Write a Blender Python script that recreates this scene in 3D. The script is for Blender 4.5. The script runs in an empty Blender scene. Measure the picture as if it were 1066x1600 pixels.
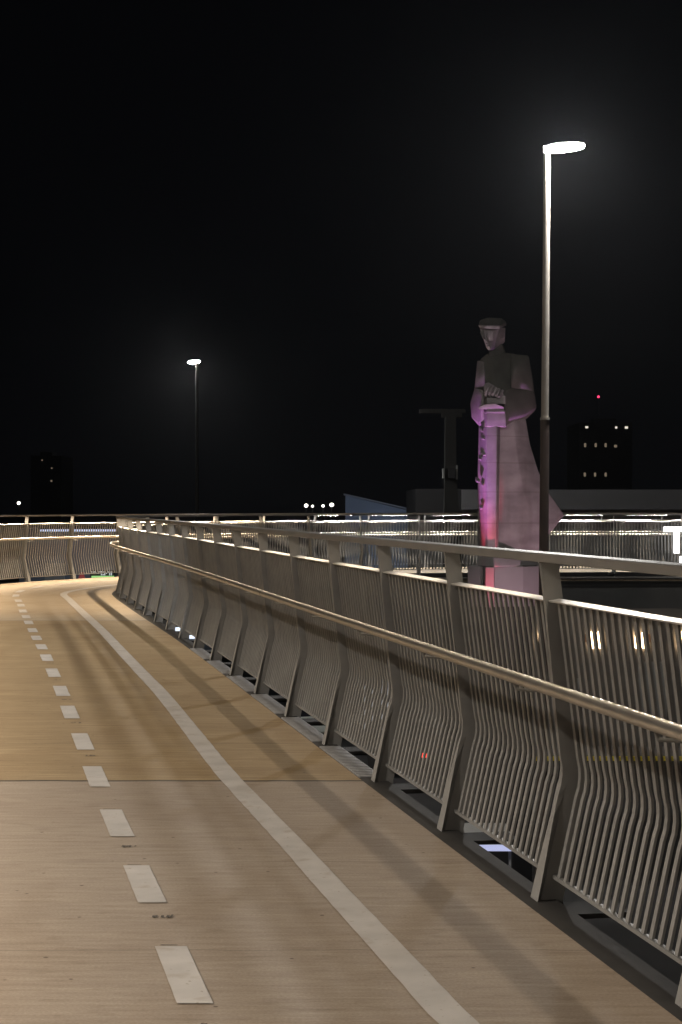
import bpy, bmesh, math, random
from mathutils import Vector, Matrix
random.seed(7)
sc = bpy.context.scene
COL = sc.collection
F, CX, HY, EYE = 2800.0, 533.0, 790.0, 1.6      # lens in photo pixels, horizon row, eye height

# ------------------------------------------------------------------ camera
cam_d = bpy.data.cameras.new('camera')
cam = bpy.data.objects.new('camera', cam_d); COL.objects.link(cam)
cam.location = (0, 0, EYE); cam.rotation_euler = (math.radians(90), 0, 0)
cam_d.sensor_fit = 'VERTICAL'; cam_d.sensor_height = 36; cam_d.sensor_width = 24
cam_d.lens = F / 1600 * 36; cam_d.shift_y = -10 / 1600
cam_d.clip_start = 0.05; cam_d.clip_end = 3000
sc.camera = cam
# ------------------------------------------------------------------ night sky, exposure
w = bpy.data.worlds.new('World'); sc.world = w; w.use_nodes = True
bg = w.node_tree.nodes['Background']
bg.inputs['Color'].default_value = (0.55, 0.6, 0.8, 1); bg.inputs['Strength'].default_value = 0.0018
sc.view_settings.view_transform = 'Standard'; sc.view_settings.look = 'None'
sc.view_settings.exposure = 0.0; sc.view_settings.gamma = 1
sc.cycles.use_denoising = True
sc.cycles.sample_clamp_indirect = 6.0
sc.cycles.max_bounces = 6
LED_NEAR, LED_FAR, LED_ARM, LAMP_L = 50.0, 420.0, 680.0, 2600.0

# ------------------------------------------------------------------ helpers
def at(px, py, Y):
    return Vector(((px - CX) * Y / F, Y, EYE - (py - HY) * Y / F))
def gnd(px, py):
    Y = F * EYE / (py - HY)
    return Vector(((px - CX) * Y / F, Y))
def link(o, parent=None):
    COL.objects.link(o)
    if parent: o.parent = parent
    return o
def tag(o, label=None, cat=None, group=None, kind=None):
    for k, v in (('label', label), ('category', cat), ('group', group), ('kind', kind)):
        if v: o[k] = v
    return o
def empty(name, loc, label, cat, group=None, rz=0):
    o = bpy.data.objects.new(name, None); o.location = loc; o.rotation_euler = (0, 0, rz)
    o.empty_display_size = .2
    return tag(link(o), label, cat, group)
def obj(name, bm, mat, parent=None, smooth=False, local=None):
    """one mesh object; local = world position its vertices are given in, shifted to its parent's base"""
    if parent is not None and local is None:
        bmesh.ops.translate(bm, vec=-parent.location, verts=bm.verts[:])
    bmesh.ops.recalc_face_normals(bm, faces=bm.faces[:])
    me = bpy.data.meshes.new(name); bm.to_mesh(me); bm.free()
    if smooth:
        for p in me.polygons: p.use_smooth = True
        me.set_sharp_from_angle(angle=math.radians(40))
    me.materials.append(mat)
    return link(bpy.data.objects.new(name, me), parent)
def copy(o, parent=None):
    c = o.copy(); COL.objects.link(c); c.parent = parent
    return c
def structure(name, bm, mat, smooth=False):
    return tag(obj(name, bm, mat, None, smooth), kind='structure')
def box(bm, lo, hi, bev=0):
    m = Matrix.Translation([(a + b) / 2 for a, b in zip(lo, hi)]) @ Matrix.Diagonal([max(1e-4, b - a) for a, b in zip(lo, hi)] + [1])
    r = bmesh.ops.create_cube(bm, size=1, matrix=m)
    if bev:
        es = list({e for v in r['verts'] for e in v.link_edges})
        bmesh.ops.bevel(bm, geom=es, offset=bev, segments=2, affect='EDGES')
def cyl(bm, a, b, r0, r1=None, n=14):
    a, b = Vector(a), Vector(b); r1 = r0 if r1 is None else r1
    d = (b - a).normalized(); u = d.orthogonal().normalized(); v = d.cross(u)
    rings = []
    for p, r in ((a, r0), (b, r1)):
        rings.append([bm.verts.new(p + (u * math.cos(t) + v * math.sin(t)) * r) for t in [2 * math.pi * k / n for k in range(n)]])
    for k in range(n):
        bm.faces.new((rings[0][k], rings[0][(k + 1) % n], rings[1][(k + 1) % n], rings[1][k]))
    bm.faces.new(rings[0][::-1]); bm.faces.new(rings[1])
def hull(bm, pts):
    vs = [bm.verts.new(Vector(p)) for p in pts]
    r = bmesh.ops.convex_hull(bm, input=vs)
    dead = [g for g in r['geom_interior'] if isinstance(g, bmesh.types.BMVert)] + [g for g in r['geom_unused'] if isinstance(g, bmesh.types.BMVert)]
    bmesh.ops.delete(bm, geom=list(set(dead)), context='VERTS')
def loft(bm, rings, cap=True):
    R = [[bm.verts.new(Vector(p)) for p in ring] for ring in rings]
    n = len(R[0])
    for a, b in zip(R, R[1:]):
        for k in range(n):
            bm.faces.new((a[k], a[(k + 1) % n], b[(k + 1) % n], b[k]))
    if cap:
        bm.faces.new(R[0][::-1]); bm.faces.new(R[-1])
def ellipsoid(bm, c, rx, ry, rzu, rzd, nu=20, nv=10):
    """closed lens: upper half height rzu, lower half height rzd"""
    c = Vector(c); rings = []
    top = bm.verts.new(c + Vector((0, 0, rzu))); bot = bm.verts.new(c - Vector((0, 0, rzd)))
    for j in range(1, nv):
        t = math.pi * j / nv; z = math.cos(t); q = math.sin(t)
        rings.append([bm.verts.new(c + Vector((rx * q * math.cos(p), ry * q * math.sin(p), z * (rzu if z > 0 else rzd)))) for p in [2 * math.pi * k / nu for k in range(nu)]])
    for a, b in zip(rings, rings[1:]):
        for k in range(nu): bm.faces.new((a[k], a[(k + 1) % nu], b[(k + 1) % nu], b[k]))
    for k in range(nu):
        bm.faces.new((top, rings[0][k], rings[0][(k + 1) % nu])); bm.faces.new((bot, rings[-1][(k + 1) % nu], rings[-1][k]))

# ------------------------------------------------------------------ materials
def mat(name, color, rough=.6, metal=0., var=.12, scale=6., bump=0., stretch=(1, 1, 1)):
    m = bpy.data.materials.new(name); m.use_nodes = True
    nt = m.node_tree; N = nt.nodes; L = nt.links; p = N['Principled BSDF']
    tc = N.new('ShaderNodeTexCoord'); mp = N.new('ShaderNodeMapping'); mp.inputs['Scale'].default_value = stretch
    L.new(tc.outputs['Object'], mp.inputs['Vector'])
    nz = N.new('ShaderNodeTexNoise'); nz.inputs['Scale'].default_value = scale; nz.inputs['Detail'].default_value = 6
    L.new(mp.outputs['Vector'], nz.inputs['Vector'])
    rp = N.new('ShaderNodeValToRGB')
    a, b = [tuple(min(1, c * k) for c in color) + (1,) for k in (1 - var, 1 + var)]
    rp.color_ramp.elements[0].position = .3; rp.color_ramp.elements[0].color = a
    rp.color_ramp.elements[1].position = .7; rp.color_ramp.elements[1].color = b
    L.new(nz.outputs['Fac'], rp.inputs['Fac']); L.new(rp.outputs['Color'], p.inputs['Base Color'])
    p.inputs['Roughness'].default_value = rough; p.inputs['Metallic'].default_value = metal
    if bump:
        bp = N.new('ShaderNodeBump'); bp.inputs['Strength'].default_value = bump; bp.inputs['Distance'].default_value = .02
        L.new(nz.outputs['Fac'], bp.inputs['Height']); L.new(bp.outputs['Normal'], p.inputs['Normal'])
    return m
def glow(name, color, strength):
    m = bpy.data.materials.new(name); m.use_nodes = True
    nt = m.node_tree; nt.nodes.clear()
    e = nt.nodes.new('ShaderNodeEmission'); o = nt.nodes.new('ShaderNodeOutputMaterial')
    e.inputs['Color'].default_value = tuple(color) + (1,); e.inputs['Strength'].default_value = strength
    nt.links.new(e.outputs[0], o.inputs['Surface'])
    return m
def concrete():
    m = bpy.data.materials.new('deck_concrete'); m.use_nodes = True
    nt = m.node_tree; N = nt.nodes; L = nt.links; p = N['Principled BSDF']
    def node(t, **kw):
        n = N.new('ShaderNode' + t)
        for k, v in kw.items(): setattr(n, k, v)
        return n
    def math_(op, a, b=None):
        n = node('Math', operation=op)
        for i, v in enumerate((a, b)):
            if v is None: continue
            if isinstance(v, (int, float)): n.inputs[i].default_value = v
            else: L.new(v, n.inputs[i])
        return n.outputs[0]
    def mix(f, a, b, typ='MIX'):
        n = node('MixRGB', blend_type=typ)
        for i, v in enumerate((f, a, b)):
            if isinstance(v, (int, float)): n.inputs[i].default_value = v
            elif isinstance(v, tuple): n.inputs[i].default_value = v
            else: L.new(v, n.inputs[i])
        return n.outputs[0]
    tc = node('TexCoord'); sep = node('SeparateXYZ'); L.new(tc.outputs['Object'], sep.inputs[0])
    def noise(scale, sx=1, sy=1, detail=5, dist=0):
        mp = node('Mapping'); mp.inputs['Scale'].default_value = (sx, sy, 1); L.new(tc.outputs['Object'], mp.inputs[0])
        n = node('TexNoise'); n.inputs['Scale'].default_value = scale; n.inputs['Detail'].default_value = detail
        n.inputs['Distortion'].default_value = dist
        L.new(mp.outputs[0], n.inputs['Vector']); return n.outputs['Fac']
    def ramp(f, p0, p1, c0, c1):
        n = node('ValToRGB'); e = n.color_ramp.elements
        e[0].position, e[1].position = p0, p1; e[0].color, e[1].color = c0, c1
        L.new(f, n.inputs[0]); return n.outputs[0]
    y = math_('ADD', sep.outputs['Y'], math_('MULTIPLY', math_('SUBTRACT', noise(2.5, 1, 1, 8), .5), .07))
    W = (1, 1, 1, 1)
    # three pours of concrete of different colour, parted by joints across the deck
    base = mix(math_('GREATER_THAN', y, 10.42), (.405, .34, .275, 1), (.43, .325, .19, 1))
    base = mix(math_('GREATER_THAN', y, 24.9), base, (.46, .38, .275, 1))
    streak = mix(1, ramp(noise(2.2, .7, 13, 9, .4), .36, .66, (.66, .6, .52, 1), (1.1, 1.1, 1.1, 1)), ramp(noise(.8, 1, 3.5, 6, .3), .35, .65, (.82, .79, .74, 1), (1.06, 1.06, 1.06, 1)), 'MULTIPLY')
    zone = math_('MULTIPLY', math_('GREATER_THAN', y, 10.42), math_('LESS_THAN', y, 24.9))
    base = mix(math_('ADD', math_('MULTIPLY', zone, .35), .15), base, mix(1, base, streak, 'MULTIPLY'))
    base = mix(math_('MULTIPLY', ramp(noise(.45, 1, 1.6), .42, .68, (0, 0, 0, 1), (1, 1, 1, 1)), .35), base, mix(1, base, (.78, .72, .66, 1), 'MULTIPLY'))
    W = (1, 1, 1, 1)
    base = mix(1, base, ramp(noise(3.0, 1, 9, 8), .3, .72, (.84, .82, .8, 1), (1.08, 1.08, 1.08, 1)), 'MULTIPLY')   # broomed finish
    base = mix(1, base, ramp(noise(5.0, 1, 40, 4), .3, .7, (.9, .9, .9, 1), (1.05, 1.05, 1.05, 1)), 'MULTIPLY')
    base = mix(1, base, ramp(noise(9.0, .8, 2, 8), .25, .45, (.8, .78, .75, 1), W), 'MULTIPLY')
    base = mix(1, base, ramp(noise(90.0, 1, 1, 3), .3, .7, (.86, .85, .84, 1), (1.1, 1.1, 1.1, 1)), 'MULTIPLY')          # grit
    base = mix(math_('MULTIPLY', ramp(noise(1.1, 1.3, .5, 6, .6), .52, .7, (0, 0, 0, 1), W), .4), base, mix(1, base, (.74, .66, .56, 1), 'MULTIPLY'))
    vo = node('TexVoronoi'); vo.inputs['Scale'].default_value = 5.5; L.new(tc.outputs['Object'], vo.inputs['Vector'])
    base = mix(1, base, ramp(vo.outputs['Distance'], .035, .06, (.35, .3, .27, 1), W), 'MULTIPLY')                 # specks
    for yj, wd, dk in ((10.42, .024, .06), (12.05, .008, .6), (14.9, .008, .6), (8.05, .006, .72), (6.45, .006, .7), (17.6, .01, .7), (20.9, .012, .7), (24.9, .03, .4), (29.2, .012, .8)):
        d = math_('ABSOLUTE', math_('SUBTRACT', y, yj))
        base = mix(math_('MULTIPLY', math_('LESS_THAN', d, wd), 1 - dk), base, (.05, .04, .03, 1))
    L.new(base, p.inputs['Base Color'])
    p.inputs['Roughness'].default_value = .62
    p.inputs['Specular IOR Level'].default_value = .35
    bp = node('Bump'); bp.inputs['Strength'].default_value = .25; bp.inputs['Distance'].default_value = .01
    L.new(noise(6.0, 1, 22, 8), bp.inputs['Height']); L.new(bp.outputs[0], p.inputs['Normal'])
    return m
def worn_paint():
    m = mat('road_paint', (.53, .5, .47), .6, 0, .12, 5, .1); nt = m.node_tree; N = nt.nodes; L = nt.links
    p = N['Principled BSDF']; old = p.inputs['Base Color'].links[0].from_socket
    tc = N.new('ShaderNodeTexCoord'); cols = old
    for sc_, p0, p1, c in ((38, .66, .72, (.36, .31, .25, 1)), (7, .6, .75, (.42, .36, .3, 1))):
        nz = N.new('ShaderNodeTexNoise'); nz.inputs['Scale'].default_value = sc_; nz.inputs['Detail'].default_value = 8; L.new(tc.outputs['Object'], nz.inputs['Vector'])
        rp = N.new('ShaderNodeValToRGB'); rp.color_ramp.elements[0].position = p0; rp.color_ramp.elements[1].position = p1; L.new(nz.outputs['Fac'], rp.inputs['Fac'])
        mx = N.new('ShaderNodeMixRGB'); L.new(rp.outputs['Color'], mx.inputs[0]); L.new(cols, mx.inputs[1]); mx.inputs[2].default_value = c; cols = mx.outputs[0]
    L.new(cols, p.inputs['Base Color']); return m
def seams(m, zs, wd=.012):
    nt = m.node_tree; N = nt.nodes; L = nt.links; p = N['Principled BSDF']; cols = p.inputs['Base Color'].links[0].from_socket
    tc = N.new('ShaderNodeTexCoord'); sp = N.new('ShaderNodeSeparateXYZ'); L.new(tc.outputs['Object'], sp.inputs[0])
    # rain streaks running down and the joints between the castings
    mp = N.new('ShaderNodeMapping'); mp.inputs['Scale'].default_value = (4, 4, .35); L.new(tc.outputs['Object'], mp.inputs[0])
    nz = N.new('ShaderNodeTexNoise'); nz.inputs['Scale'].default_value = 1; nz.inputs['Detail'].default_value = 6; L.new(mp.outputs[0], nz.inputs['Vector'])
    rp = N.new('ShaderNodeValToRGB'); rp.color_ramp.elements[0].position = .35; rp.color_ramp.elements[0].color = (.74, .72, .7, 1); rp.color_ramp.elements[1].position = .6; L.new(nz.outputs['Fac'], rp.inputs['Fac'])
    mx = N.new('ShaderNodeMixRGB'); mx.blend_type = 'MULTIPLY'; mx.inputs[0].default_value = .8; L.new(cols, mx.inputs[1]); L.new(rp.outputs[0], mx.inputs[2]); cols = mx.outputs[0]
    for z in zs:
        a = N.new('ShaderNodeMath'); a.operation = 'COMPARE'; L.new(sp.outputs['Z'], a.inputs[0]); a.inputs[1].default_value = z; a.inputs[2].default_value = wd
        mx = N.new('ShaderNodeMixRGB'); mx.blend_type = 'MULTIPLY'; L.new(a.outputs[0], mx.inputs[0]); L.new(cols, mx.inputs[1]); mx.inputs[2].default_value = (.84, .83, .82, 1); cols = mx.outputs[0]
    L.new(cols, p.inputs['Base Color']); return m
M = dict(
    deck=concrete(),
    paint=worn_paint(),
    smudge=mat('smudge', (.09, .075, .06), .8, 0, .3, 30),
    steel=mat('fence_paint', (.295, .293, .285), .5, .1, .14, 5),
    rail=mat('rail_steel', (.31, .295, .275), .45, .2, .1, 4),
    tube=mat('handrail_steel', (.62, .57, .5), .33, .75, .08, 8),
    cap=mat('panel_cap_lit', (.72, .7, .67), .4, 0, .06, 8),  # strip-light glow on the panel top bar put into the colour
    bar_pale=mat('pale_bars', (.42, .42, .43), .5, .2, .12, 9),
    channel=mat('edge_channel', (.036, .034, .033), .8, 0, .2, 7),
    girder=mat('girder_paint', (.3, .3, .29), .7, 0, .1, 1.5),
    pole_dark=mat('pole_shaded', (.02, .018, .016), .95),  # far lamp's pole, its dimness put into the colour
    pole=mat('pole_paint', (.36, .33, .29), .5, 0, .1, 4),
    pole_low=mat('pole_base_paint', (.12, .09, .08), .6, 0, .12, 4),
    housing=mat('lamp_housing', (.5, .5, .5), .4, .5),
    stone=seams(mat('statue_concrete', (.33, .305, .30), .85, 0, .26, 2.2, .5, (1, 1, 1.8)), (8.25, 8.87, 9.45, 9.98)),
    stone_dark=mat('shaded_concrete', (.13, .125, .11), .9, 0, .25, 2.2, .3),  # shade of the torso, right sleeve and cap put into the colour
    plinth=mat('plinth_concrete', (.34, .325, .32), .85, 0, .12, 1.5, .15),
    ground=mat('ground_asphalt', (.02, .02, .021), .9, 0, .3, .4),
    fascia=mat('fascia', (.2, .2, .21), .8, 0, .08, .3),
    dark=mat('dark_wall', (.03, .03, .032), .8, 0, .2, .5),
    glasswall=mat('facade_panels', (.22, .21, .2), .6, 0, .2, .8),
    blue=mat('blue_wall', (.17, .195, .24), .8, 0, .15, .5),
    slate=mat('slate_wall', (.2, .24, .3), .7, 0, .15, .6),
    greypanel=mat('grey_panel', (.4, .41, .4), .7, 0, .1, .7),
    yellow=mat('yellow_kerb_paint', (.72, .58, .05), .7, 0, .25, 3),
    pylon=mat('pylon_concrete', (.022, .022, .02), .85, 0, .15, .8),
    carpaint=mat('dark_car_paint', (.03, .03, .035), .25, .3, .1, 2),
    whitepaint=mat('white_car_paint', (.62, .66, .62), .3, 0, .05, 2),
    tyre=mat('tyre', (.02, .02, .02), .85), carglass=mat('car_glass', (.02, .02, .025), .08, 0, .1),
    lednear=glow('led_warm_soft', (1, .84, .64), LED_NEAR * .8),
    ledbend=glow('led_warm_bend', (1, .79, .55), LED_FAR * 3.4),
    ledleft=glow('led_warm_left', (1, .87, .71), LED_NEAR * 11),
    led=glow('led_warm', (1, .82, .6), LED_NEAR), ledfar=glow('led_warm_bright', (1, .79, .55), LED_FAR), ledarm=glow('led_neutral', (1, .96, .9), LED_ARM),
    lens=glow('lamp_lens', (1, .97, .93), LAMP_L),
    lens_fill=glow('fill_lamp_lens', (1, .89, .77), LAMP_L * 1.5),  # lens of the added lamp out of view
    letter=glow('lit_letter', (1, .98, .97), 3.0),
    warmwin=glow('warm_wall_light', (1, .68, .38), 10), warmdim=glow('warm_dim', (1, .5, .25), .12),
    tail=glow('tail_light', (1, .05, .03), 2.5), tailw=glow('tail_white', (1, .8, .6), 3.0),
    canopy=glow('canopy_light', (.62, .72, 1), 1.1), greenlit=glow('green_light', (.45, .95, .32), .75), redlit=glow('red_sign_light', (.6, .12, .12), .3),
    dots=glow('white_sign_dots', (.85, .95, 1), .8),
    bluewhite=glow('bluewhite_light', (.62, .66, 1), .75), shopwin=glow('shop_window', (.8, .88, 1), 1.3),
    totem=glow('totem_light', (.8, .86, 1), .55), dist=glow('distant_light', (1, .95, .85), 6), distw=glow('distant_window', (1, .8, .55), .17), distw2=glow('distant_window_bright', (1, .92, .75), .9),
    beacon=glow('red_beacon', (1, .05, .15), 2.2),
)

# ------------------------------------------------------------------ path lines (plan)
def resample(pts, step):
    out = []; carry = 0.
    for a, b in zip(pts, pts[1:]):
        d = (b - a).length; s = carry
        while s < d - 1e-9:
            out.append(a + (b - a) * (s / d)); s += step
        carry = s - d
    out.append(pts[-1]); return out
def spline(P, k=6):
    P = [Vector(p[:2]) for p in P]; out = []
    for i in range(len(P) - 1):
        p0 = P[max(0, i - 1)]; p1 = P[i]; p2 = P[i + 1]; p3 = P[min(len(P) - 1, i + 2)]
        for j in range(k):
            t = j / k
            out.append(.5 * ((2 * p1) + (p2 - p0) * t + (2 * p0 - 5 * p1 + 4 * p2 - p3) * t * t + (3 * p1 - p0 - 3 * p2 + p3) * t ** 3))
    out.append(P[-1]); return out
def normals(C, side):
    out = []
    for i in range(len(C)):
        t = (C[min(len(C) - 1, i + 1)] - C[max(0, i - 1)]).normalized()
        out.append(Vector((t.y, -t.x)) * side)
    return out
def offset(C, d, side=1):
    return [c + n * d for c, n in zip(C, normals(C, side))]
# post feet of the near/inner fence: along the path, round the hairpin, back along the far arm
R = [(2.62, -2.2), (2.33, -.6), (2.03, .98), (1.74, 2.57), (1.44, 4.16), (1.15, 5.75), (.845, 7.34), (.54, 8.82), (.249, 10.42), (-.056, 12.02), (-.36, 13.6),
     (-.68, 15.3), (-1.0, 17.0), (-1.3, 18.6), (-1.61, 20.25), (-1.9, 21.75), (-2.2, 23.2), (-2.52, 24.7), (-2.84, 26.25), (-3.15, 27.75),
     (-3.46, 29.35), (-3.78, 31.0), (-4.06, 32.7), (-4.12, 34.2), (-3.86, 35.7), (-3.4, 37.2), (-2.68, 38.65), (-1.8, 39.98), (-.75, 41.05), (.45, 41.85), (1.85, 42.4), (3.4, 42.75),
     (5.0, 43.0), (6.57, 43.1), (8.19, 43.1), (9.8, 43.0), (11.4, 42.8), (13, 42.5), (14.6, 42.2)]
Lf = [(-.9, -2.5), (-1.2, -.9), (-1.5, .7), (-1.8, 2.3), (-2.1, 3.9), (-2.35, 5.5), (-2.65, 7.1), (-2.95, 8.7), (-3.25, 10.3), (-3.55, 11.9), (-3.87, 13.5), (-4.2, 15.1), (-4.52, 16.7), (-4.84, 18.3),
      (-5.16, 19.9), (-5.48, 21.5), (-5.8, 23.1), (-6.14, 24.7), (-6.5, 26.3), (-6.85, 27.9), (-7.17, 29.5), (-7.42, 31.1), (-7.55, 32.8), (-7.45, 34.5), (-7.13, 36.15),
      (-6.6, 37.7), (-5.86, 39.15), (-5.0, 40.5), (-4.05, 41.75), (-3.02, 42.95), (-1.88, 44.0), (-.64, 45.0), (.72, 45.8), (2.18, 46.45), (3.72, 46.95), (5.3, 47.3), (6.9, 47.4), (8.5, 47.4), (10.1, 47.3), (11.7, 47.15), (13.3, 47)]
R = [Vector(p) for p in R]; Lf = [Vector(p) for p in Lf]
for _ in range(4):
    R = [R[0]] + [R[i] * .5 + (R[i - 1] + R[i + 1]) * .25 if i < 21 else R[i] for i in range(1, len(R) - 1)] + [R[-1]]
RC, LC = spline(R), spline(Lf)

def ribbon(name, A, B, m, z0, thick=0, kind='structure'):
    n = 260
    def samp(C):
        cum = [0]
        for a, b in zip(C, C[1:]): cum.append(cum[-1] + (b - a).length)
        out = []; j = 0
        for k in range(n + 1):
            s = cum[-1] * k / n
            while j < len(cum) - 2 and cum[j + 1] < s: j += 1
            out.append(C[j].lerp(C[j + 1], min(1, (s - cum[j]) / max(1e-9, cum[j + 1] - cum[j]))))
        return out
    a, b = samp(A), samp(B); bm = bmesh.new()
    if thick:
        loft(bm, [[(p.x, p.y, z0), (q.x, q.y, z0), (q.x, q.y, z0 - thick), (p.x, p.y, z0 - thick)] for p, q in zip(a, b)])
    else:
        va = [bm.verts.new((p.x, p.y, z0)) for p in a]; vb = [bm.verts.new((p.x, p.y, z0)) for p in b]
        for k in range(n): bm.faces.new((va[k], vb[k], vb[k + 1], va[k + 1]))
    return structure(name, bm, m)

# the two edges have different lengths round the bend: pair them by knots that face one another
def paired(A, B, knots):
    oa, ob = [], []
    for (i0, j0), (i1, j1) in zip(knots, knots[1:]):
        n = 40
        for k in range(n):
            for C, i, j, o in ((A, i0, i1, oa), (B, j0, j1, ob)):
                f = (i + (j - i) * k / n) * 6; q = min(int(f), len(C) - 2); o.append(C[q].lerp(C[q + 1], f - q))
    oa.append(A[-1]); ob.append(B[-1]); return oa, ob
KN = [(0, 0), (10, 10), (19, 20), (22, 22.5), (23, 25), (24, 27.3), (27, 29.2), (30, 32), (34, 36.5), (38, 40)]
pa, pb = paired(offset(RC, -.12), offset(LC, -.12, -1), KN)
bm = bmesh.new()
loft(bm, [[(p.x, p.y, 0), (q.x, q.y, 0), (q.x, q.y, -.22), (p.x, p.y, -.22)] for p, q in zip(pa, pb)])
structure('path_deck', bm, M['deck'])
ga, gb = paired(offset(RC, -.42), offset(LC, -.6, -1), KN)
bm = bmesh.new()
loft(bm, [[(p.x, p.y, -.224), (q.x, q.y, -.224), (q.x + (p.x - q.x) * .12, q.y + (p.y - q.y) * .12, -.92), (p.x + (q.x - p.x) * .12, p.y + (q.y - p.y) * .12, -.92)] for p, q in zip(ga, gb)])
structure('bridge_girder', bm, M['girder'])

# ------------------------------------------------------------------ painted lines
EL = [gnd(*p) for p in ((735, 1625), (695, 1580), (610, 1487), (526, 1396), (455, 1318), (400, 1260), (345, 1200), (296, 1138), (255, 1087), (221, 1051), (188, 1016), (158, 984), (128, 956), (108, 937), (100, 928))]
EL = [Vector((1.2, -1.5)), Vector((.66, 3.2))] + EL + [Vector((-5.0, 33.9)), Vector((-4.72, 35.5)), Vector((-4.2, 37.2)), Vector((-3.5, 38.7)), Vector((-2.6, 40.1)), Vector((-1.5, 41.3)), Vector((0, 42.5)), Vector((1.8, 43.2)), Vector((4, 43.7)), Vector((8, 43.9))]
C = spline(EL, 6)
bm = bmesh.new(); va = []
rnd = random.Random(3)
C = resample(C, .12)
nn = normals(C, 1)
pr = None
for c, n in zip(C, nn):
    wv = .062 + rnd.uniform(-.002, .002)
    a = bm.verts.new((*(c - n * wv), .004)); b = bm.verts.new((*(c + n * (.062 + rnd.uniform(-.002, .002))), .004))
    if pr: bm.faces.new((pr[0], pr[1], b, a))
    pr = (a, b)
structure('edge_line', bm, M['paint'])
cen = [(285, 1522), (225, 1381), (182, 1286), (150, 1213.5), (129, 1159), (109, 1113), (96, 1080), (83, 1051.5), (73, 1028), (65, 1011), (57, 997), (51, 985), (45, 973), (41, 964), (36, 955), (33, 946), (29, 939), (25, 931)]
CL = [gnd(*p) for p in cen]
for k in range(5): CL.insert(0, CL[0] * 2 - CL[1])
CL += [Vector(p) for p in ((-5.98, 33.4), (-5.95, 35.0), (-5.6, 36.6), (-5.0, 38.1), (-4.2, 39.4), (-3.2, 40.7), (-2.1, 41.8), (-.9, 42.9), (.6, 43.8), (2.2, 44.5), (3.9, 45), (5.6, 45.2), (7.3, 45.3))]
bm = bmesh.new(); bs = bmesh.new()
for i, c in enumerate(CL):
    t = (CL[min(i + 1, len(CL) - 1)] - CL[max(i - 1, 0)]).normalized(); step = (CL[min(i + 1, len(CL) - 1)] - CL[max(i - 1, 0)]).length / (2 if 0 < i < len(CL) - 1 else 1)
    h = step * .255; wd = .058; x = Vector((1, 0))
    na = 9; lo = []; hi = []
    for k in range(na):
        p = c + t * (h * (2 * k / (na - 1) - 1))
        e = 0 if k in (0, na - 1) else rnd.uniform(-.002, .002)
        lo.append(bm.verts.new((p.x - wd + e, p.y, .004))); hi.append(bm.verts.new((p.x + wd - e, p.y, .004)))
    for k in range(na - 1): bm.faces.new((lo[k], hi[k], hi[k + 1], lo[k + 1]))
    if i < 14 and rnd.random() < .75:                                               # rubbed-out setting-out figures between the dashes
        p = c - t * step * .42 + Vector((.015, 0))
        for k in range(rnd.choice((5, 6, 7, 7))):
            if k == rnd.choice((3, 4)) or rnd.random() < .12: continue
            ax = p.x - .035 + k * .0115 + rnd.uniform(-.002, .002); hh = rnd.uniform(.012, .026) ; ay = p.y + rnd.uniform(-.006, .006)
            q = [bs.verts.new((ax + dx * .0055 + rnd.uniform(-.002, .002), ay + dy * hh, .004)) for dx, dy in ((-1, -1), (1, -.8), (.9, 1), (-1, .9))]
            bs.faces.new(q)
        p = c + t * (h + .02)
        q = [bs.verts.new((p.x + dx * .04, p.y + dy * .006, .004)) for dx, dy in ((-1, -1), (.6, -.6), (.7, .5), (-.8, .8))]; bs.faces.new(q)
structure('centre_line', bm, M['paint']); structure('pavement_mark', bs, M['smudge'])

# ------------------------------------------------------------------ fences
KNEE = .112
def off(z):
    if z < .42: return KNEE * z / .5
    if z > .58: return KNEE * (1.38 - z) / .88
    t = (z - .42) / .16; a, b, c = KNEE * .42 / .5, KNEE * 1.12, KNEE * .8 / .88
    return (1 - t) ** 2 * a + 2 * t * (1 - t) * b + t * t * c
BAY = 1.62; NP = 20
def panel_bm():
    bm = bmesh.new(); zs = (.1, .22, .34, .42, .46, .5, .54, .58, .7, .85, 1.0, 1.216)
    for k in range(1, NP):
        s = BAY * k / NP
        loft(bm, [[(s - .0155, off(z) - .005, z), (s + .0155, off(z) - .005, z), (s + .0155, off(z) + .005, z), (s - .0155, off(z) + .005, z)] for z in zs])
    box(bm, (.02, off(.1) - .011, .085), (BAY - .02, off(.1) + .011, .1))
    return bm
def cap_bm():
    bm = bmesh.new()
    o = off(1.22); loft(bm, [[(x, o - .026, 1.214), (x, o - .022, 1.208), (x, o + .024, 1.212), (x, o + .026, 1.217), (x, o + .02, 1.222)] for x in (.02, BAY - .02)])
    return bm
def post_bm():
    bm = bmesh.new(); rings = []
    for z in (-.16, 0, .12, .24, .34, .42, .46, .5, .54, .58, .7, .85, 1.0, 1.2, 1.366):
        hw = .06 + (.0375 - .06) * max(0, min(1, (z - .3) / .95)); o = off(max(0, z))
        ht = .05 if z < .05 else max(.012, .05 - .038 * (z - .05) / .4)
        rings.append([(-ht, o - hw, z), (ht, o - hw, z), (.012, o - hw + .025, z), (.012, o + hw, z), (-.012, o + hw, z), (-.012, o - hw + .025, z)])
    loft(bm, rings); return bm
def bracket_bm():
    bm = bmesh.new(); cyl(bm, (0, off(.84) - .04, .84), (0, -.135, .855), .007, n=8); cyl(bm, (0, -.135, .85), (0, -.145, .885), .007, n=8); return bm
def outrigger_bm():
    bm = bmesh.new(); box(bm, (-.05, .034, -.05), (.17, .3, -.03)); box(bm, (-.015, .034, -.08), (.015, .33, -.054)); return bm
def strip_bm(z):
    bm = bmesh.new()
    for k in range(4):
        c = .81 + (k - 1.5) * .27
        q = [bm.verts.new((c + dx * .115, dy * .008, z)) for dx, dy in ((-1, -1), (-1, 1), (1, 1), (1, -1))]; bm.faces.new(q)
    return bm
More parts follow.
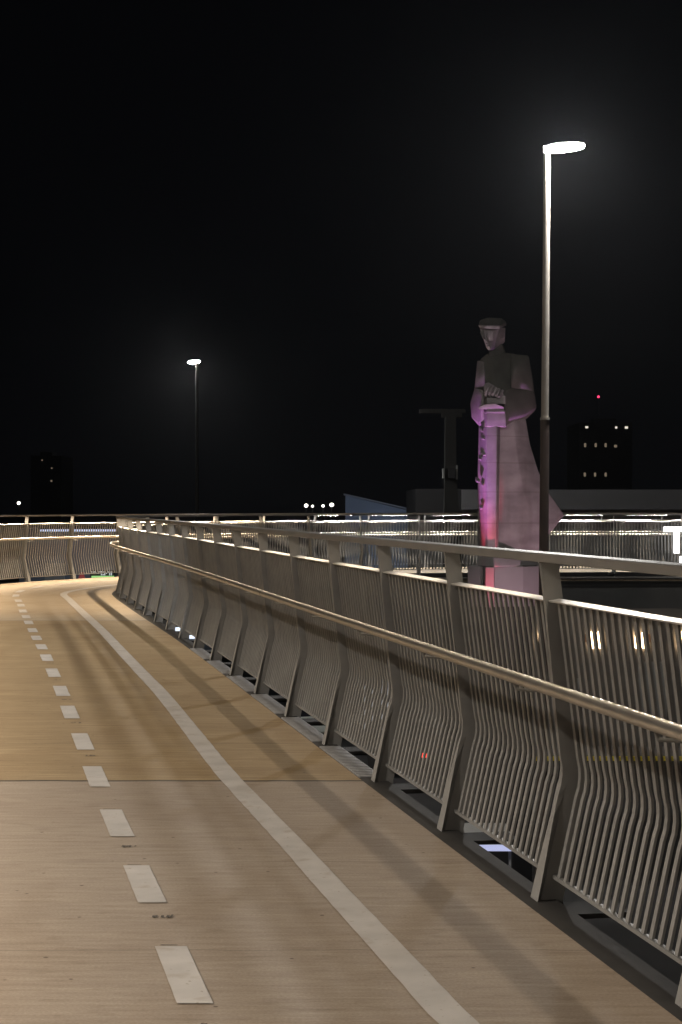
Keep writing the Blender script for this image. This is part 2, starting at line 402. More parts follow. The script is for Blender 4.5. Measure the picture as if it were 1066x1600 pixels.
def cross_bars_bm():  # pale bars across the channel in the middle bays
    bm = bmesh.new(); n = 21
    for k in range(n):
        x = .16 + (BAY - .32) * k / (n - 1); box(bm, (x - .014, -.11, -.002), (x + .014, .024, .006))
    box(bm, (.14, -.112, -.003), (BAY - .14, -.104, .003)); box(bm, (.14, .018, -.003), (BAY - .14, .026, .003))
    return bm
def ledcase_bm():
    bm = bmesh.new(); box(bm, (.81 - .56, -.014, 1.3815), (.81 + .56, .014, 1.391)); return bm
def sweep(C, nrm, prof):
    bm = bmesh.new(); loft(bm, [[(c.x + n.x * o, c.y + n.y * o, z) for o, z in prof] for c, n in zip(C, nrm)]); return bm
def circle(o, z, r, n=12): return [(o + r * math.cos(2 * math.pi * k / n), z + r * math.sin(2 * math.pi * k / n)) for k in range(n)]
def proto(name, bm, m):
    me = bpy.data.meshes.new(name); bmesh.ops.recalc_face_normals(bm, faces=bm.faces[:]); bm.to_mesh(me); bm.free(); me.materials.append(m); return me
P = dict(post=proto('post', post_bm(), M['steel']), picket_panel=proto('picket_panel', panel_bm(), M['steel']), handrail_bracket=proto('handrail_bracket', bracket_bm(), M['steel']),
         outrigger=proto('outrigger', outrigger_bm(), M['channel']), cross_bars=proto('cross_bars', cross_bars_bm(), M['bar_pale']), panel_cap=proto('panel_cap', cap_bm(), M['cap']), light_case=proto('light_case', ledcase_bm(), M['rail']))
LS = {k: proto('light_strip', strip_bm(z), M[k]) for k, z in (('lednear', 1.379), ('ledleft', 1.379), ('ledbend', 1.379), ('led', 1.379), ('ledfar', 1.379), ('ledarm', 1.366))}
def fence(posts, C, side, label, ledkind):
    root = empty('fence', (*posts[len(posts) // 2], 0), label, 'fence'); base = root.location
    nr = normals(C, side)
    obj('top_rail', sweep(C, nr, [(-.05, 1.374), (-.047, 1.371), (-.034, 1.371), (-.03, 1.374), (-.03, 1.392), (.03, 1.392), (.03, 1.374), (.034, 1.371), (.047, 1.371), (.05, 1.374), (.05, 1.404), (.046, 1.408), (-.046, 1.408), (-.05, 1.404)]), M['rail'], root)
    obj('handrail', sweep(C, nr, circle(-.15, .905, .025)), M['tube'], root, True)
    hr = [ch for ch in root.children if ch.name.startswith('handrail')][0]
    for q in range(20, len(C) - 10, 42):
        c = C[q] - nr[q] * .15; t = Vector((nr[q].y, -nr[q].x)); bmj = bmesh.new()
        cyl(bmj, (c.x - t.x * .012, c.y - t.y * .012, .905), (c.x + t.x * .012, c.y + t.y * .012, .905), .0262)
        bmesh.ops.translate(bmj, vec=-base, verts=bmj.verts[:]); obj('rail_joint', bmj, M['rail'], hr, local=True)
    obj('edge_channel', sweep(C, nr, [(-.117, -.003), (.03, -.003), (.03, -.14), (.018, -.14), (.018, -.015), (-.105, -.015), (-.105, -.14), (-.117, -.14)]), M['channel'], root)
    j = 24 * 6; obj('edge_pipe', sweep(C[j:], nr[j:], circle(.345, -.12, .025, 10)), M['rail'], root, True)
    def put(name, me, p, n, sx=1):
        o = bpy.data.objects.new(name, me); link(o, root)
        # local x runs so that local y is the outward normal
        o.location = Vector((p.x, p.y, 0)) - base; o.rotation_euler = (0, 0, math.atan2(n.y, n.x) - math.pi / 2); o.scale = (sx, 1, 1)
        return o
    for i, p in enumerate(posts):
        n = nr[min(len(nr) - 1, i * 6)]
        put('post', P['post'], p, n); put('handrail_bracket', P['handrail_bracket'], p, n); put('outrigger', P['outrigger'], p, n)
        if i + 1 < len(posts):
            q = posts[i + 1]; d = q - p; nn = Vector((d.y, -d.x)).normalized() * side
            a = p if side < 0 else q                         # start so that +x heads to the other post
            L_ = d.length / BAY
            put('picket_panel', P['picket_panel'], a, nn, L_); put('panel_cap', P['panel_cap'], a, nn, L_)
            if side > 0 and 9.5 < p.y < 19.5: put('cross_bars', P['cross_bars'], a, nn, L_)
            k = ledkind(p)
            if k:
                put('light_case', P['light_case'], a, nn, L_); put('light_strip', LS[k], a, nn, L_)
    return root
def led_r(p):
    return 'ledarm' if p.x > -1.0 and p.y > 38 else ('ledfar' if p.y > 25 else 'led' if p.y > 9.5 else 'lednear')
def led_l(p):
    return 'ledarm' if p.x > -2 and p.y > 38 else ('ledbend' if p.y > 25.5 else 'ledleft')
fence(R, RC, 1, 'curving metal picket fence on the right, nearest the viewer, bending round behind the statue', led_r)
fence(Lf, LC, -1, 'outer metal picket fence of the far bend, running left edge to right beyond the dashes', led_l)

# ------------------------------------------------------------------ ground
GZ = -7.0
bm = bmesh.new()
for x0, x1, y0, y1 in ((-900, 900, -200, 1500),):
    q = [bm.verts.new(p) for p in ((x0, y0, GZ), (x1, y0, GZ), (x1, y1, GZ), (x0, y1, GZ))]; bm.faces.new(q)
structure('ground', bm, M['ground'])

# ------------------------------------------------------------------ street lamps
def lamp(x, y, zt, zc, head, rx, label, lean=0., dark=False, lens='lens', name='street_lamp'):
    mp, ml = (M['pole_dark'],) * 2 if dark else (M['pole'], M['pole_low'])
    root = empty(name, (x, y, GZ), label, 'street lamp', 'street lamps along the path')
    bx = x + lean * (GZ - zt) / 8
    bm = bmesh.new(); cyl(bm, (x + lean * (zc - zt) / 8, y, zc), (x, y, zt - .02), .046, .041); obj('pole', bm, mp, root, True)
    bm = bmesh.new(); cyl(bm, (bx, y, GZ + .05), (x + lean * (zc - zt) / 8, y, zc), .075, .054); obj('pole_base', bm, ml, root, True)
    bm = bmesh.new(); cyl(bm, (x + lean * (zc - zt) / 8, y, zc - .01), (x + lean * (zc - zt) / 8, y, zc + .02), .06, .06); obj('collar', bm, mp, root)
    bm = bmesh.new(); box(bm, (bx - .2, y - .2, GZ + .003), (bx + .2, y + .2, GZ + .05), .01); obj('base_plate', bm, M['pole_low'], root)
    # the head sits on a short arm that reaches out sideways from the pole top
    d = Vector((head[0], head[1], 0)); hl = d.length; ang = math.atan2(head[1], head[0])
    Rm = Matrix.Translation((x, y, 0)) @ Matrix.Rotation(ang, 4, 'Z')
    bm = bmesh.new(); ellipsoid(bm, (hl, 0, zt + .065), rx, .15, .035, .012); box(bm, (-.045, -.035, zt - .03), (hl, .035, zt + .075), .008); bm.transform(Rm)
    obj('lamp_head', bm, M['housing'], root, True)
    bm = bmesh.new(); ellipsoid(bm, (hl + .02, 0, zt + .05), rx * .9, .14, .005, .055); bm.transform(Rm)
    obj('lens', bm, M[lens], root, True)
    return root
p = at(855, 237, 22)
lamp(p.x, 22, p.z, at(850, 655, 22).z, (.215, -.07), .24, 'tall lit street lamp in front of the statue, its head reaching right', .065)
p = at(308, 567, 54)
lamp(p.x, 54, p.z, p.z - 3.2, (-.1, .2), .33, 'small far street lamp beyond the fence on the left, pole dim', 0, True)

lamp(-9.8, 2.5, 11.0, 5.0, (.24, -.08), .27, 'added fill lamp left of the path, out of view', 0, False, 'lens_fill')  # unseen lamp added for even light on the near deck

# ------------------------------------------------------------------ statue on its plinth
SY = 36.0
def S(px, py, v): return at(px, py, SY + v)
st = empty('statue', (3.3, SY, GZ), 'pale stone statue of a cloaked figure with folded hands on a pillar, lit pink', 'statue')
def prism(bm, plan, ytop, ybot, plan2=None):
    loft(bm, [[Vector((at(px, 0, SY).x, SY + v, at(0, yy, SY).z)) for px, v in pl] for yy, pl in ((ybot, plan2 or plan), (ytop, plan))])
zb = HY + (EYE - GZ) * F / SY
bm = bmesh.new()
prism(bm, [(730, -.15), (751, -.5), (753, -.35), (754, -.75), (767, -.8), (769, -.55), (814, -.42), (842, -.1), (838, .6), (745, .6)], 884, 946)
obj('plinth', bm, M['plinth'], st)
bm = bmesh.new(); prism(bm, [(746, -.2), (756, -.4), (800, -.32), (832, .0), (828, .5), (750, .5)], 946, zb); obj('pedestal', bm, M['dark'], st)  # unlit look put into the colour, so pink ends at the plinth
bm = bmesh.new(); prism(bm, [(748, -.35), (768, -.62), (800, -.4), (838, -.05), (830, .5), (752, .5)], 868, 884, [(744, -.3), (768, -.68), (812, -.4), (840, -.05), (834, .55), (748, .55)]); obj('foot_slab', bm, M['plinth'], st)
# cloak
def X(px): return (px - CX) * SY / F
def Z(py): return EYE - (py - HY) * SY / F
bm = bmesh.new()
secs = [(869, 750, 776, 843, .0, .45), (845, 748, 776, 851, .06, .5), (826, 747, 776, 868, .16, .55), (805, 747, 776, 885, .26, .6), (765, 747, 777, 856, .12, .5), (735, 747, 778, 842, .05, .45), (694, 748, 779, 829, 0, .42), (655, 749, 780, 822, -.04, .4), (645, 750, 781, 820, -.04, .4)]
loft(bm, [[(X(a), SY + .1, Z(y)), (X(a) + .03, SY - .22, Z(y)), (X(b), SY - .34, Z(y)), (X(b + (d - b) * .5), SY - .26 + v * .5, Z(y)), (X(d), SY + v, Z(y)), (X(d) - .08, SY + e, Z(y)), (X(a) + .15, SY + e, Z(y))] for y, a, b, d, v, e in secs])
obj('cloak', bm, M['stone'], st)
# pillar held before the figure: shaft with reliefs on the left, stepped capital
bm = bmesh.new()
prism(bm, [(747, -.28), (757, -.55), (773, -.6), (779, -.42), (776, -.25), (752, -.2)], 668, 866, [(750, -.28), (758, -.58), (771, -.62), (776, -.42), (774, -.25), (752, -.2)])
for py, px, w_ in ((671, 751, 4), (684, 753.5, 5), (709, 754, 6), (716, 749.5, 4), (751, 745.5, 5), (757, 753, 3), (793, 751, 3.5)):
    hull(bm, [S(px - w_ * .6, py - 7, -.36), S(px + w_, py - 3, -.5), S(px + w_ * .8, py + 4, -.53), S(px - w_ * .7, py + 2, -.42), S(px, py - 5, -.3), S(px + w_, py + 3, -.36)])
obj('pillar', bm, M['stone'], st)
bm = bmesh.new()
prism(bm, [(751, -.3), (758, -.58), (786, -.6), (789, -.3), (770, -.15)], 647, 669, [(750, -.3), (757, -.58), (787, -.6), (790, -.3), (770, -.15)])
prism(bm, [(752, -.3), (756, -.64), (785, -.66), (788, -.3), (770, -.15)], 644, 648)
prism(bm, [(754, -.3), (757, -.6), (783, -.62), (787, -.3), (770, -.15)], 637, 645)
hull(bm, [S(746, 636, -.62), S(757, 632, -.78), S(773, 630, -.8), S(788, 636, -.7), S(788, 639, -.62), S(757, 638, -.66), S(748, 640, -.6), S(790, 637, -.3), S(750, 637, -.25)])
prism(bm, [(753, -.3), (757, -.58), (786, -.6), (789, -.3), (770, -.15)], 621, 634)
obj('capital', bm, M['stone'], st)
# torso and sleeves
bm = bmesh.new()
hull(bm, [S(749, 564, -.16), S(760, 553, -.18), S(772, 549, -.08), S(796, 552, 0), S(818, 556, .1), S(826, 600, .1), S(822, 655, .1), S(752, 650, -.1), S(746, 610, -.15), S(752, 560, .3), S(800, 552, .38), S(822, 580, .4), S(820, 655, .42), S(756, 655, .4), S(778, 620, -.3), S(768, 570, -.3)])
hull(bm, [S(765, 540, -.18), S(785, 536, -.1), S(790, 556, 0), S(764, 557, -.22), S(772, 540, .2), S(788, 540, .2), S(792, 560, .25), S(764, 560, .2)])
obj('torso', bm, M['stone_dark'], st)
bm = bmesh.new()
hull(bm, [S(798, 553, -.1), S(826, 555, 0), S(832, 588, -.05), S(804, 575, -.3), S(834, 612, -.08), S(797, 607, -.42), S(826, 560, .3), S(836, 615, .3), S(805, 556, .3)])
hull(bm, [S(834, 610, -.08), S(797, 605, -.42), S(788, 612, -.5), S(787, 656, -.58), S(789, 667, -.3), S(822, 656, .05), S(822, 648, -.2), S(839, 637, 0), S(836, 615, .28), S(836, 642, .28), S(815, 655, .2), S(792, 660, -.1)])
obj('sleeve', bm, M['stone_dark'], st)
bm = bmesh.new()
hull(bm, [S(746, 563, -.12), S(757, 565, -.28), S(758, 605, -.4), S(743, 606, -.2), S(747, 566, .25), S(741, 612, .2), S(760, 600, -.1)])
hull(bm, [S(743, 605, -.2), S(757, 610, -.44), S(754, 622, -.46), S(757, 656, -.46), S(750, 667, -.2), S(737, 653, -.14), S(748, 660, -.32), S(735, 630, -.1), S(740, 612, .15), S(738, 650, .15), S(750, 660, .1)])
obj('sleeve', bm, M['stone'], st)
# folded hands: one wedge of the back of the hand and separate fingers
bm = bmesh.new()
hull(bm, [S(756, 600, -.6), S(763, 597, -.62), S(772, 602, -.66), S(786, 613, -.62), S(788, 619, -.55), S(774, 619, -.68), S(757, 617, -.62), S(760, 604, -.35), S(786, 618, -.35), S(757, 618, -.35)])
for k in range(5):
    x0 = 759 + k * 5.2; y0 = 603 + k * 2.0
    cyl(bm, S(x0 + 6, y0 - 1.5, -.66), S(x0, y0 + 9, -.72), .033, .03, 8); cyl(bm, S(x0, y0 + 9, -.72), S(x0 + 1, 620, -.66), .03, .024, 8)
obj('folded_hands', bm, M['stone'], st)
# head turned to the left, with face and cap
bm = bmesh.new()
hull(bm, [S(750, 513, -.3), S(752, 520, -.32), S(757, 530, -.34), S(760, 544, -.32), S(764, 548, -.3), S(772, 543, -.28), S(779, 536, -.2), S(781, 512, -.28), S(790, 512, 0), S(789, 535, .05), S(776, 546, -.05), S(762, 540, 0), S(752, 512, .1), S(770, 512, .28), S(786, 512, .22), S(774, 535, .25)])
hull(bm, [S(747, 508, -0.41), S(762, 509, -0.57), S(781, 509, -0.45), S(781, 514, -0.41), S(763, 514, -0.51), S(750, 513, -0.41), S(790, 509, 0.0), S(755, 509, 0.1)])                # brow
hull(bm, [S(752, 516, -0.47), S(757, 515, -0.47), S(754, 529, -0.6), S(759, 531, -0.5), S(750, 519, -0.47), S(757, 520, -0.3)])                                             # nose
hull(bm, [S(763, 518, -0.48), S(770, 517, -0.49), S(771, 532, -0.45), S(764, 533, -0.47), S(761, 525, -0.47), S(768, 525, -0.25)])                                          # cheek
hull(bm, [S(757, 533, -0.49), S(763, 532.5, -0.5), S(763, 535, -0.49), S(758, 535.5, -0.49), S(760, 534, -0.25)])                                                        # upper lip
hull(bm, [S(758, 537, -0.47), S(764, 536.5, -0.48), S(763, 539, -0.47), S(759, 539, -0.46), S(761, 538, -0.25)])                                                            # lower lip
hull(bm, [S(760, 541, -0.46), S(766, 540, -0.47), S(768, 546, -0.43), S(763, 548, -0.43), S(764, 543, -0.2)])                                                              # chin
hull(bm, [S(783, 520, -.12), S(787, 519, -.06), S(787, 531, -.04), S(783, 531, -.1), S(785, 525, .02), S(783, 525, -.16)])                                            # ear
obj('head', bm, M['stone'], st)
bm = bmesh.new()
hull(bm, [S(747, 507.5, -.34), S(750, 500, -.25), S(763, 496, -.25), S(784, 497, -.15), S(792, 503, 0), S(791, 510, 0), S(783, 508.5, -.36), S(763, 508.5, -.46), S(755, 500, .15), S(785, 500, .28), S(790, 510, .25), S(757, 509, .18)])
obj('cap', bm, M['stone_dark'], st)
for ch in st.children:                                       # worn, slightly rounded arrises
    bv = ch.modifiers.new('worn_edges', 'BEVEL'); bv.width = .03; bv.segments = 3; bv.limit_method = 'ANGLE'; bv.angle_limit = math.radians(12); bv.harden_normals = False
    for p in ch.data.polygons: p.use_smooth = True
# coloured floodlights standing on the plinth ledge that light the figure
def flood(x, y, target, color, power, size, blend, label):
    b = Vector((x, y, GZ))
    root = empty('floodlight', b, label, 'floodlight', 'coloured floodlights at the statue')
    d = (Vector(target) - b).normalized()
    bm = bmesh.new(); cyl(bm, b, b + Vector((0, 0, .06)), .02, n=8); obj('stand', bm, M['girder'], root)
    bm = bmesh.new(); c = b + Vector((0, 0, .1)); cyl(bm, c - d * .05, c + d * .04, .045, .06); obj('lamp_body', bm, M['girder'], root)
    ld = bpy.data.lights.new('flood_beam', 'SPOT'); ld.energy = power; ld.color = color; ld.spot_size = math.radians(size); ld.spot_blend = blend; ld.shadow_soft_size = .04
    lo = bpy.data.objects.new('flood_beam', ld); link(lo, root); lo.location = c + d * .06 - b; lo.rotation_euler = d.to_track_quat('-Z', 'Y').to_euler()
flood(-.3, 32.9, S(760, 726, -.4), (.78, .25, .95), 8200, 8, 1, 'violet floodlight on the ground left of the statue')
flood(2.55, 32.8, S(762, 866, -.6), (1, .03, .12), 6500, 4.4, 1, 'red floodlight on the ground before the pillar of the statue')
flood(4.1, 30.6, S(800, 815, 0), (1, .6, .74), 2300, 25, 1, 'pale pink floodlight on the ground right of the statue')
flood(1.6, 31.4, S(764, 528, -.4), (1, .78, .92), 2000, 4.5, 1, 'narrow floodlight on the ground aimed at the face of the statue')

# ------------------------------------------------------------------ lit letter hung on the far fence
lt = empty('lit_letter', (X(1052) * 0 + (1052 - CX) * 42.6 / F, 42.6, .5), 'glowing white capital letter on the far fence at the right edge', 'letter sign')
def lbox(bm, x0, x1, y0, y1, Y, t=.05):
    a, b = at(x0, y1, Y), at(x1, y0, Y); box(bm, (a.x, Y - t, a.z), (b.x, Y, b.z), .006)
bm = bmesh.new(); lbox(bm, 1036.5, 1068, 823, 831, 42.7); lbox(bm, 1052.5, 1061.5, 831, 864.5, 42.7)
for px in (1045, 1060):
    a = at(px, 827, 42.7); cyl(bm, a, a + Vector((0, .3, 0)), .012, n=6)
obj('letter_face', bm, M['letter'], lt)
lt2 = empty('lit_letter', ((1068 - CX) * 42.6 / F, 42.6, .2), 'small lower white letter cut by the right edge of the photo', 'letter sign')
bm = bmesh.new(); lbox(bm, 1062, 1066, 869, 884, 42.7); lbox(bm, 1062, 1074, 880, 884, 42.7); lbox(bm, 1064, 1072, 869.5, 873, 42.7)
a = at(1066, 876, 42.7); cyl(bm, a, a + Vector((0, .3, 0)), .012, n=6)
obj('letter_face', bm, M['letter'], lt2)

# ------------------------------------------------------------------ buildings and things beyond
def wbox(bm, x0, x1, y0, y1, Y, depth, z0=None):
    """box whose front face spans pixel columns x0..x1 and rows y0 (top)..y1 at distance Y"""
    a, b = at(x0, y1, Y), at(x1, y0, Y); box(bm, (a.x, Y, a.z if z0 is None else z0), (b.x, Y + depth, b.z))
# low wide building behind the statue
lb = empty('building', ((950 - CX) * 62 / F, 62, GZ), 'long low building behind the statue with grey roof fascia and warm wall lights', 'building')
bm = bmesh.new(); wbox(bm, 722, 1250, 765, 796, 62, 9); obj('fascia', bm, M['fascia'], lb)
bm = bmesh.new(); wbox(bm, 650, 722, 764, 806, 62.3, 9); obj('side_wing', bm, M['dark'], lb)
bm = bmesh.new(); wbox(bm, 650, 1250, 796, 0, 63.2, 8, GZ); obj('wall', bm, M['glasswall'], lb)
k = 0
for c in (850, 931, 1001, 1069):
    for dx in (-5.5, 5.5):
        b = bmesh.new(); q = at(c + dx, 1000, 63.15)
        box(b, (q.x - .075, 63.06, q.z - .3), (q.x + .075, 63.19, q.z + .3), .03); obj('wall_light', b, M['warmwin'], lb)
for c in (917, 1014, 1049):
    b = bmesh.new(); q = at(c, 997, 63.15); box(b, (q.x - .05, 63.08, q.z - .14), (q.x + .05, 63.19, q.z + .14)); obj('sconce', b, M['warmdim'], lb)
for x0, x1, y0, y1 in ((998, 1042, 1034, 1125), (880, 905, 1060, 1125), (690, 712, 1128, 1196)):
    b = bmesh.new(); wbox(b, x0, x1, y0, y1, 63.12, .06); obj('door', b, M['greypanel'], lb)
bm = bmesh.new(); a = at(640, 0, 60.5); b_ = at(1300, 0, 60.5); box(bm, (a.x, 60.5, GZ + .002), (b_.x, 63.0, GZ + .14)); structure('pavement', bm, M['fascia'])
bm = bmesh.new(); a = at(655, 0, 60.4); box(bm, (a.x, 60.36, GZ + .002), (b_.x, 60.496, GZ + .144)); structure('yellow_kerb', bm, M['yellow'])
# blue wall with a sloping top
bw = empty('blue_building', (at(592, 0, 78).x, 78, GZ), 'blue lit wall with a sloping top beyond the far fence', 'building')
bm = bmesh.new(); pts = []
for Yd in (78, 84):
    for px, py in ((540, 774), (648, 800)): pts.append(at(px, py, 78) + Vector((0, Yd - 78, 0)))
    for px in (540, 648): pts.append(Vector((at(px, 0, 78).x, Yd, GZ)))
hull(bm, pts); obj('wall', bm, M['blue'], bw)
bm = bmesh.new(); a = at(539, 773, 78); b2 = at(649, 799, 78)
loft(bm, [[a + Vector((-.05, y, z)) for y, z in ((-.06, 0), (6.05, 0), (6.05, .06), (-.06, .06))], [b2 + Vector((.05, y, z)) for y, z in ((-.06, 0), (6.05, 0), (6.05, .06), (-.06, .06))]]); obj('roof_edge', bm, M['fascia'], bw)
bl = bpy.data.lights.new('wall_wash', 'AREA'); bl.energy = 70; bl.color = (.6, .75, 1); bl.size = 2
bo = bpy.data.objects.new('wall_wash', bl); link(bo, bw); bo.location = Vector((0, -4.5, 5.5)); bo.rotation_euler = (Vector((0, 4.5, 1.5)).to_track_quat('-Z', 'Y')).to_euler()
# concrete pylon with cross arm
py_ = empty('pylon', (at(706, 0, 56).x, 56, GZ), 'dim concrete pylon with a cross arm left of the statue', 'pylon')
bm = bmesh.new()
loft(bm, [[(at(x0, 0, 56).x, 56 - .2, z), (at(x1, 0, 56).x, 56 - .2, z), (at(x1, 0, 56).x, 56.25, z), (at(x0, 0, 56).x, 56.25, z)] for x0, x1, z in ((690, 735, GZ), (693, 722, at(0, 812, 56).z), (694, 716, at(0, 790, 56).z), (695, 713, at(0, 740, 56).z), (695.5, 712, at(0, 650, 56).z))])
obj('shaft', bm, M['pylon'], py_)
bm = bmesh.new(); wbox(bm, 656, 728, 639, 645, 55.85, .5); wbox(bm, 690, 722, 645, 652, 55.85, .45); obj('cross_arm', bm, M['pylon'], py_)
bm = bmesh.new(); wbox(bm, 701.5, 712, 732, 747, 55.6, .18); obj('service_box', bm, M['dark'], py_)
for x0, x1, y0, y1 in ((713, 715.5, 727, 749), (692, 694.4, 732, 747)):
    bm = bmesh.new(); wbox(bm, x0, x1, y0, y1, 55.7, .3); obj('cable_guard', bm, M['greypanel'], py_)
# left: building behind the bend with a lit canopy
lf = empty('building', (at(125, 0, 74).x, 74, GZ), 'slate building with a lit canopy beyond the fence at the bend', 'building')
bm = bmesh.new(); wbox(bm, 30, 181, 826, 0, 75, 10, GZ); obj('wall', bm, M['slate'], lf)
bm = bmesh.new(); wbox(bm, 58, 182, 822, 827, 73.6, 2.2); obj('canopy', bm, M['dark'], lf)
bm = bmesh.new(); wbox(bm, 62, 181, 827.3, 830.5, 73.6, .6); obj('canopy_light', bm, M['canopy'], lf)
bm = bmesh.new(); wbox(bm, 70, 101, 880, 915, 74.9, .3); obj('shutter', bm, M['greypanel'], lf)
gs = empty('green_sign', (at(160, 0, 70).x, 70, GZ), 'green lit sign strip beside the bend below the canopy', 'sign')
bm = bmesh.new(); wbox(bm, 143, 178, 900, 905, 70, .12); obj('lit_panel', bm, M['greenlit'], gs)
bm = bmesh.new()
rr = random.Random(5)
for i in range(13):
    for j in range(2 if i < 6 else 3):
        if rr.random() < .2: continue
        q = at(143 + i * 2.6, 893.5 + j * 2.3, 70); box(bm, (q.x - .02, 70.0, q.z - .018), (q.x + .02, 70.03, q.z + .018))
obj('dot_display', bm, M['dots'], gs)
bm = bmesh.new(); wbox(bm, 141, 180, 891, 906, 70.13, .12); wbox(bm, 158, 164, 906, 0, 70.13, .12, GZ); obj('backing', bm, M['dark'], gs)
rs = empty('red_sign', (at(128, 0, 71).x, 71, GZ), 'small red lit sign left of the green strip', 'sign')
bm = bmesh.new(); hull(bm, [at(122, 905, 71), at(134, 905, 71), at(130, 894, 71), at(126, 894, 71), at(122, 905, 71.1), at(134, 905, 71.1), at(130, 894, 71.1), at(126, 894, 71.1)]); obj('lit_panel', bm, M['redlit'], rs)
bm = bmesh.new(); wbox(bm, 127, 129, 905, 0, 71.0, .08, GZ); obj('post', bm, M['dark'], rs)
# shop windows glimpsed under the near fence
sh = empty('shop', (at(280, 0, 92).x, 92, GZ), 'low shop with bright blue white windows seen under the near fence', 'shop')
bm = bmesh.new(); wbox(bm, 236, 330, 962, 0, 92, 6, GZ); obj('wall', bm, M['slate'], sh)
for x0, x1 in ((256, 267), (274, 286), (296, 306)):
    bm = bmesh.new(); wbox(bm, x0, x1, 966, 998, 91.93, .06); obj('window', bm, M['shopwin'], sh)
# lit totem whose light slips through the pickets
tt = empty('totem_sign', (at(592, 0, 54).x, 54, GZ), 'tall pale lit totem showing as bright slivers between pickets', 'sign')
bm = bmesh.new()
for px in (570, 582, 597, 606, 614): wbox(bm, px - .8, px + .8, 945, 1140, 53.97, .05)
obj('lit_face', bm, M['totem'], tt)
bm = bmesh.new(); wbox(bm, 566, 619, 943, 1156, 54.03, .3); wbox(bm, 575, 610, 1156, 0, 54.03, .3, GZ); obj('casing', bm, M['dark'], tt)
# shelter with lit fascia below the near fence
se = empty('shelter', (at(752, 0, 29.3).x, 29.3, GZ), 'small shelter with a grey roof and blue white lit fascia under the near fence', 'shelter')
bm = bmesh.new(); wbox(bm, 728, 800, 1306, 1320, 29.3, 1.2); obj('roof', bm, M['greypanel'], se)
bm = bmesh.new(); wbox(bm, 728, 800, 1320.5, 1330, 29.28, .05); obj('lit_fascia', bm, M['bluewhite'], se)
for px in (731, 797):
    bm = bmesh.new(); wbox(bm, px - 2, px + 2, 1330, 0, 29.4, .06, GZ); obj('leg', bm, M['girder'], se)

# ------------------------------------------------------------------ parked cars on the road below
def car(x, y, rz, paint, lights, label):
    root = empty('parked_car', (x, y, GZ + .003), label, 'car', None, rz)
    def part(name, bm, m, sm=False): return obj(name, bm, m, root, sm, local=True)
    bm = bmesh.new(); prof = [(-2.1, .32), (-2.15, .62), (-2.05, .88), (-1.2, .93), (1.1, .95), (2.0, .9), (2.12, .62), (2.05, .32)]
    loft(bm, [[(px, yy * (1 if pz < .9 else .94), pz) for px, pz in prof] for yy in (-.86, .86)])
    bmesh.ops.bevel(bm, geom=bm.edges[:], offset=.05, segments=2, affect='EDGES'); part('body', bm, paint, True)
    bm = bmesh.new(); cab = [(-1.1, .93), (-.35, 1.42), (.85, 1.44), (1.6, .95)]
    loft(bm, [[(px, yy * (1 if pz < 1.2 else .82), pz) for px, pz in cab] for yy in (-.76, .76)]); part('cabin_glass', bm, M['carglass'])
    bm = bmesh.new(); box(bm, (-.4, -.62, 1.425), (.88, .62, 1.47), .015); part('roof', bm, paint)
    for wx in (-1.3, 1.3):
        for s in (-1, 1):
            bm = bmesh.new(); cyl(bm, (wx, s * .7, .31), (wx, s * .885, .31), .31, n=18); part('wheel', bm, M['tyre'])
    for s in (-1, 1):
        bm = bmesh.new(); box(bm, (2.07, s * .68 - .11, .68), (2.14, s * .68 + .11, .82), .015); part('tail_light', bm, M['tail'] if lights else M['carglass'])
        bm = bmesh.new(); box(bm, (-2.16, s * .62 - .14, .62), (-2.1, s * .62 + .14, .76), .015); part('headlight', bm, M['housing'])
    if lights:
        bm = bmesh.new(); box(bm, (2.09, -.28, .72), (2.145, -.1, .8), .01); part('plate_light', bm, M['tailw'])
    return root
car(2.28, 58.5, math.radians(-100), M['carpaint'], True, 'dark parked car on the road below with red tail lights lit')
car(-.95, 66, math.radians(20), M['whitepaint'], False, 'pale car on the road below, seen under the near fence')

# ------------------------------------------------------------------ far away: towers and street lights
def tower(px0, px1, ptop, Y, wins, label, lit=None, extra=None):
    root = empty('tower_block', (at((px0 + px1) / 2, 0, Y).x, Y, GZ), label, 'tower')
    bm = bmesh.new(); wbox(bm, px0, px1, ptop, 0, Y, 22, GZ); wbox(bm, px0 + (px1 - px0) * .3, px1 - (px1 - px0) * .3, ptop - 6, ptop, Y + 4, 8); obj('wall', bm, M['dark'], root)
    for x, y, w_, h, m in wins:
        bm = bmesh.new(); wbox(bm, x - w_, x + w_, y - h, y + h, Y - .08, .06); obj('window', bm, M[m], root)
    if extra: extra(root, Y)
    return root
def beacon(root, Y):
    q = at(943, 618, Y); bm = bmesh.new(); cyl(bm, (q.x, Y + 8, at(0, 660, Y).z), (q.x, Y + 8, q.z), .12, .06, 8); obj('mast', bm, M['dark'], root)
    bm = bmesh.new(); ellipsoid(bm, q + Vector((0, 8, .2)), .3, .3, .3, .3, 10, 6); obj('beacon', bm, M['beacon'], root)
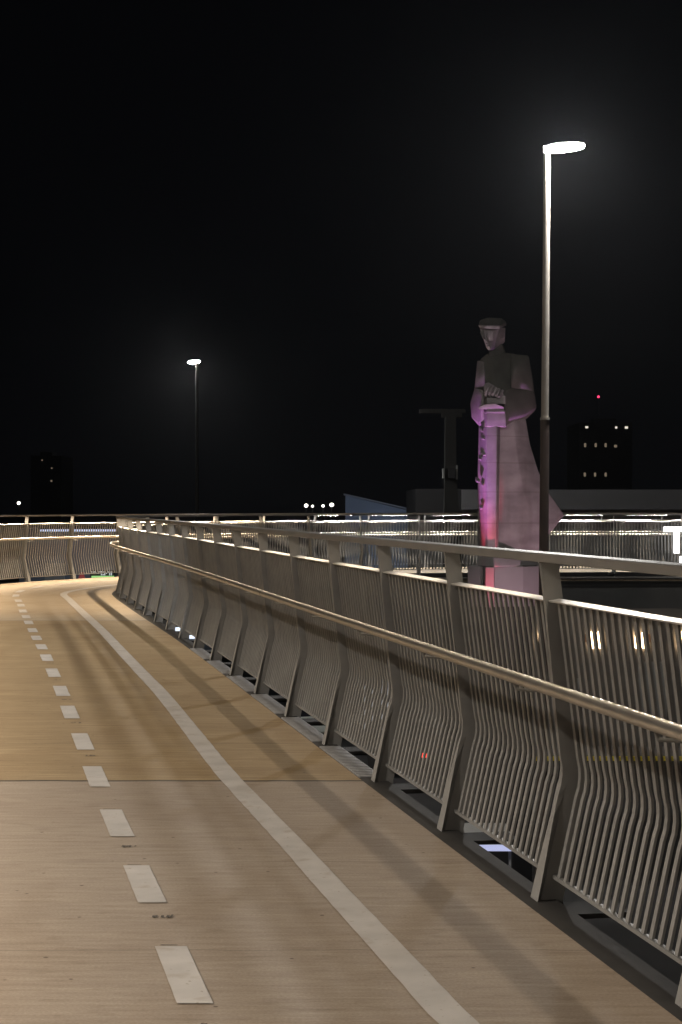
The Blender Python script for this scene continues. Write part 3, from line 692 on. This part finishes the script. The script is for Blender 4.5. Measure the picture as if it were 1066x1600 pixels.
tower(905, 988, 660, 420, [(917, 667.5, 2.2, 1.6, 'distw2'), (963, 668, 1.6, 1.6, 'distw2'), (979, 668, 2.4, 1.8, 'distw2')]
      + [(x, 695.5, 1.6, 3, 'distw') for x in (914.5, 931, 946.5)] + [(962, 697, 2.2, 2, 'distw')] + [(x, 741.5, 1.6, 3, 'distw') for x in (914, 930, 946.5)],
      'dark distant tower with rows of small lit windows and a red beacon', extra=beacon)
tower(48, 96, 712, 500, [(66, 719, 1, 1, 'distw'), (81, 731.5, 1, 1, 'distw'), (80.5, 751.5, 1.3, 1.3, 'distw')], 'dark distant tower at far left with three faint windows')
FL = [(478.5, 790, 3.0, 'round'), (488.5, 790.8, 1.9, 'tiny'), (505, 790.5, 2.1, 'lower'), (518.5, 788.8, 3.2, 'higher'), (29.5, 786, 2.6, 'lone')]
lbl = ['bright distant street light, left of the four over the far fence', 'dim distant street light close beside the left bright one', 'dim distant street light just left of the right bright one', 'bright distant street light, right of the four over the far fence', 'lone distant street light low at the left edge']
for (px, py, r, _), lb_ in zip(FL, lbl):
    Y = 300; q = at(px, py, Y); root = empty('distant_lamp', (q.x, Y, GZ), lb_, 'street light', 'distant street lights')
    rad = r * Y / F
    bm = bmesh.new(); cyl(bm, (q.x, Y + .3, GZ), (q.x, Y + .3, q.z), .12, .08, 8); obj('pole', bm, M['dark'], root)
    bm = bmesh.new(); ellipsoid(bm, q, rad, rad, rad * .9, rad * .9, 14, 8); obj('lamp_globe', bm, M['dist'], root, True)

# ------------------------------------------------------------------ thin haze added to stand in for lens bloom round the lamps
hm = bpy.data.materials.new('haze'); hm.use_nodes = True; nt = hm.node_tree; nt.nodes.clear()
pv = nt.nodes.new('ShaderNodeVolumePrincipled'); oo = nt.nodes.new('ShaderNodeOutputMaterial')
pv.inputs['Color'].default_value = (.9, .93, 1, 1); pv.inputs['Density'].default_value = .0002; pv.inputs['Anisotropy'].default_value = .8
nt.links.new(pv.outputs[0], oo.inputs['Volume'])
bm = bmesh.new(); box(bm, (-300, -60, GZ - 1), (300, 620, 60))
tag(obj('haze', bm, hm), kind='stuff')
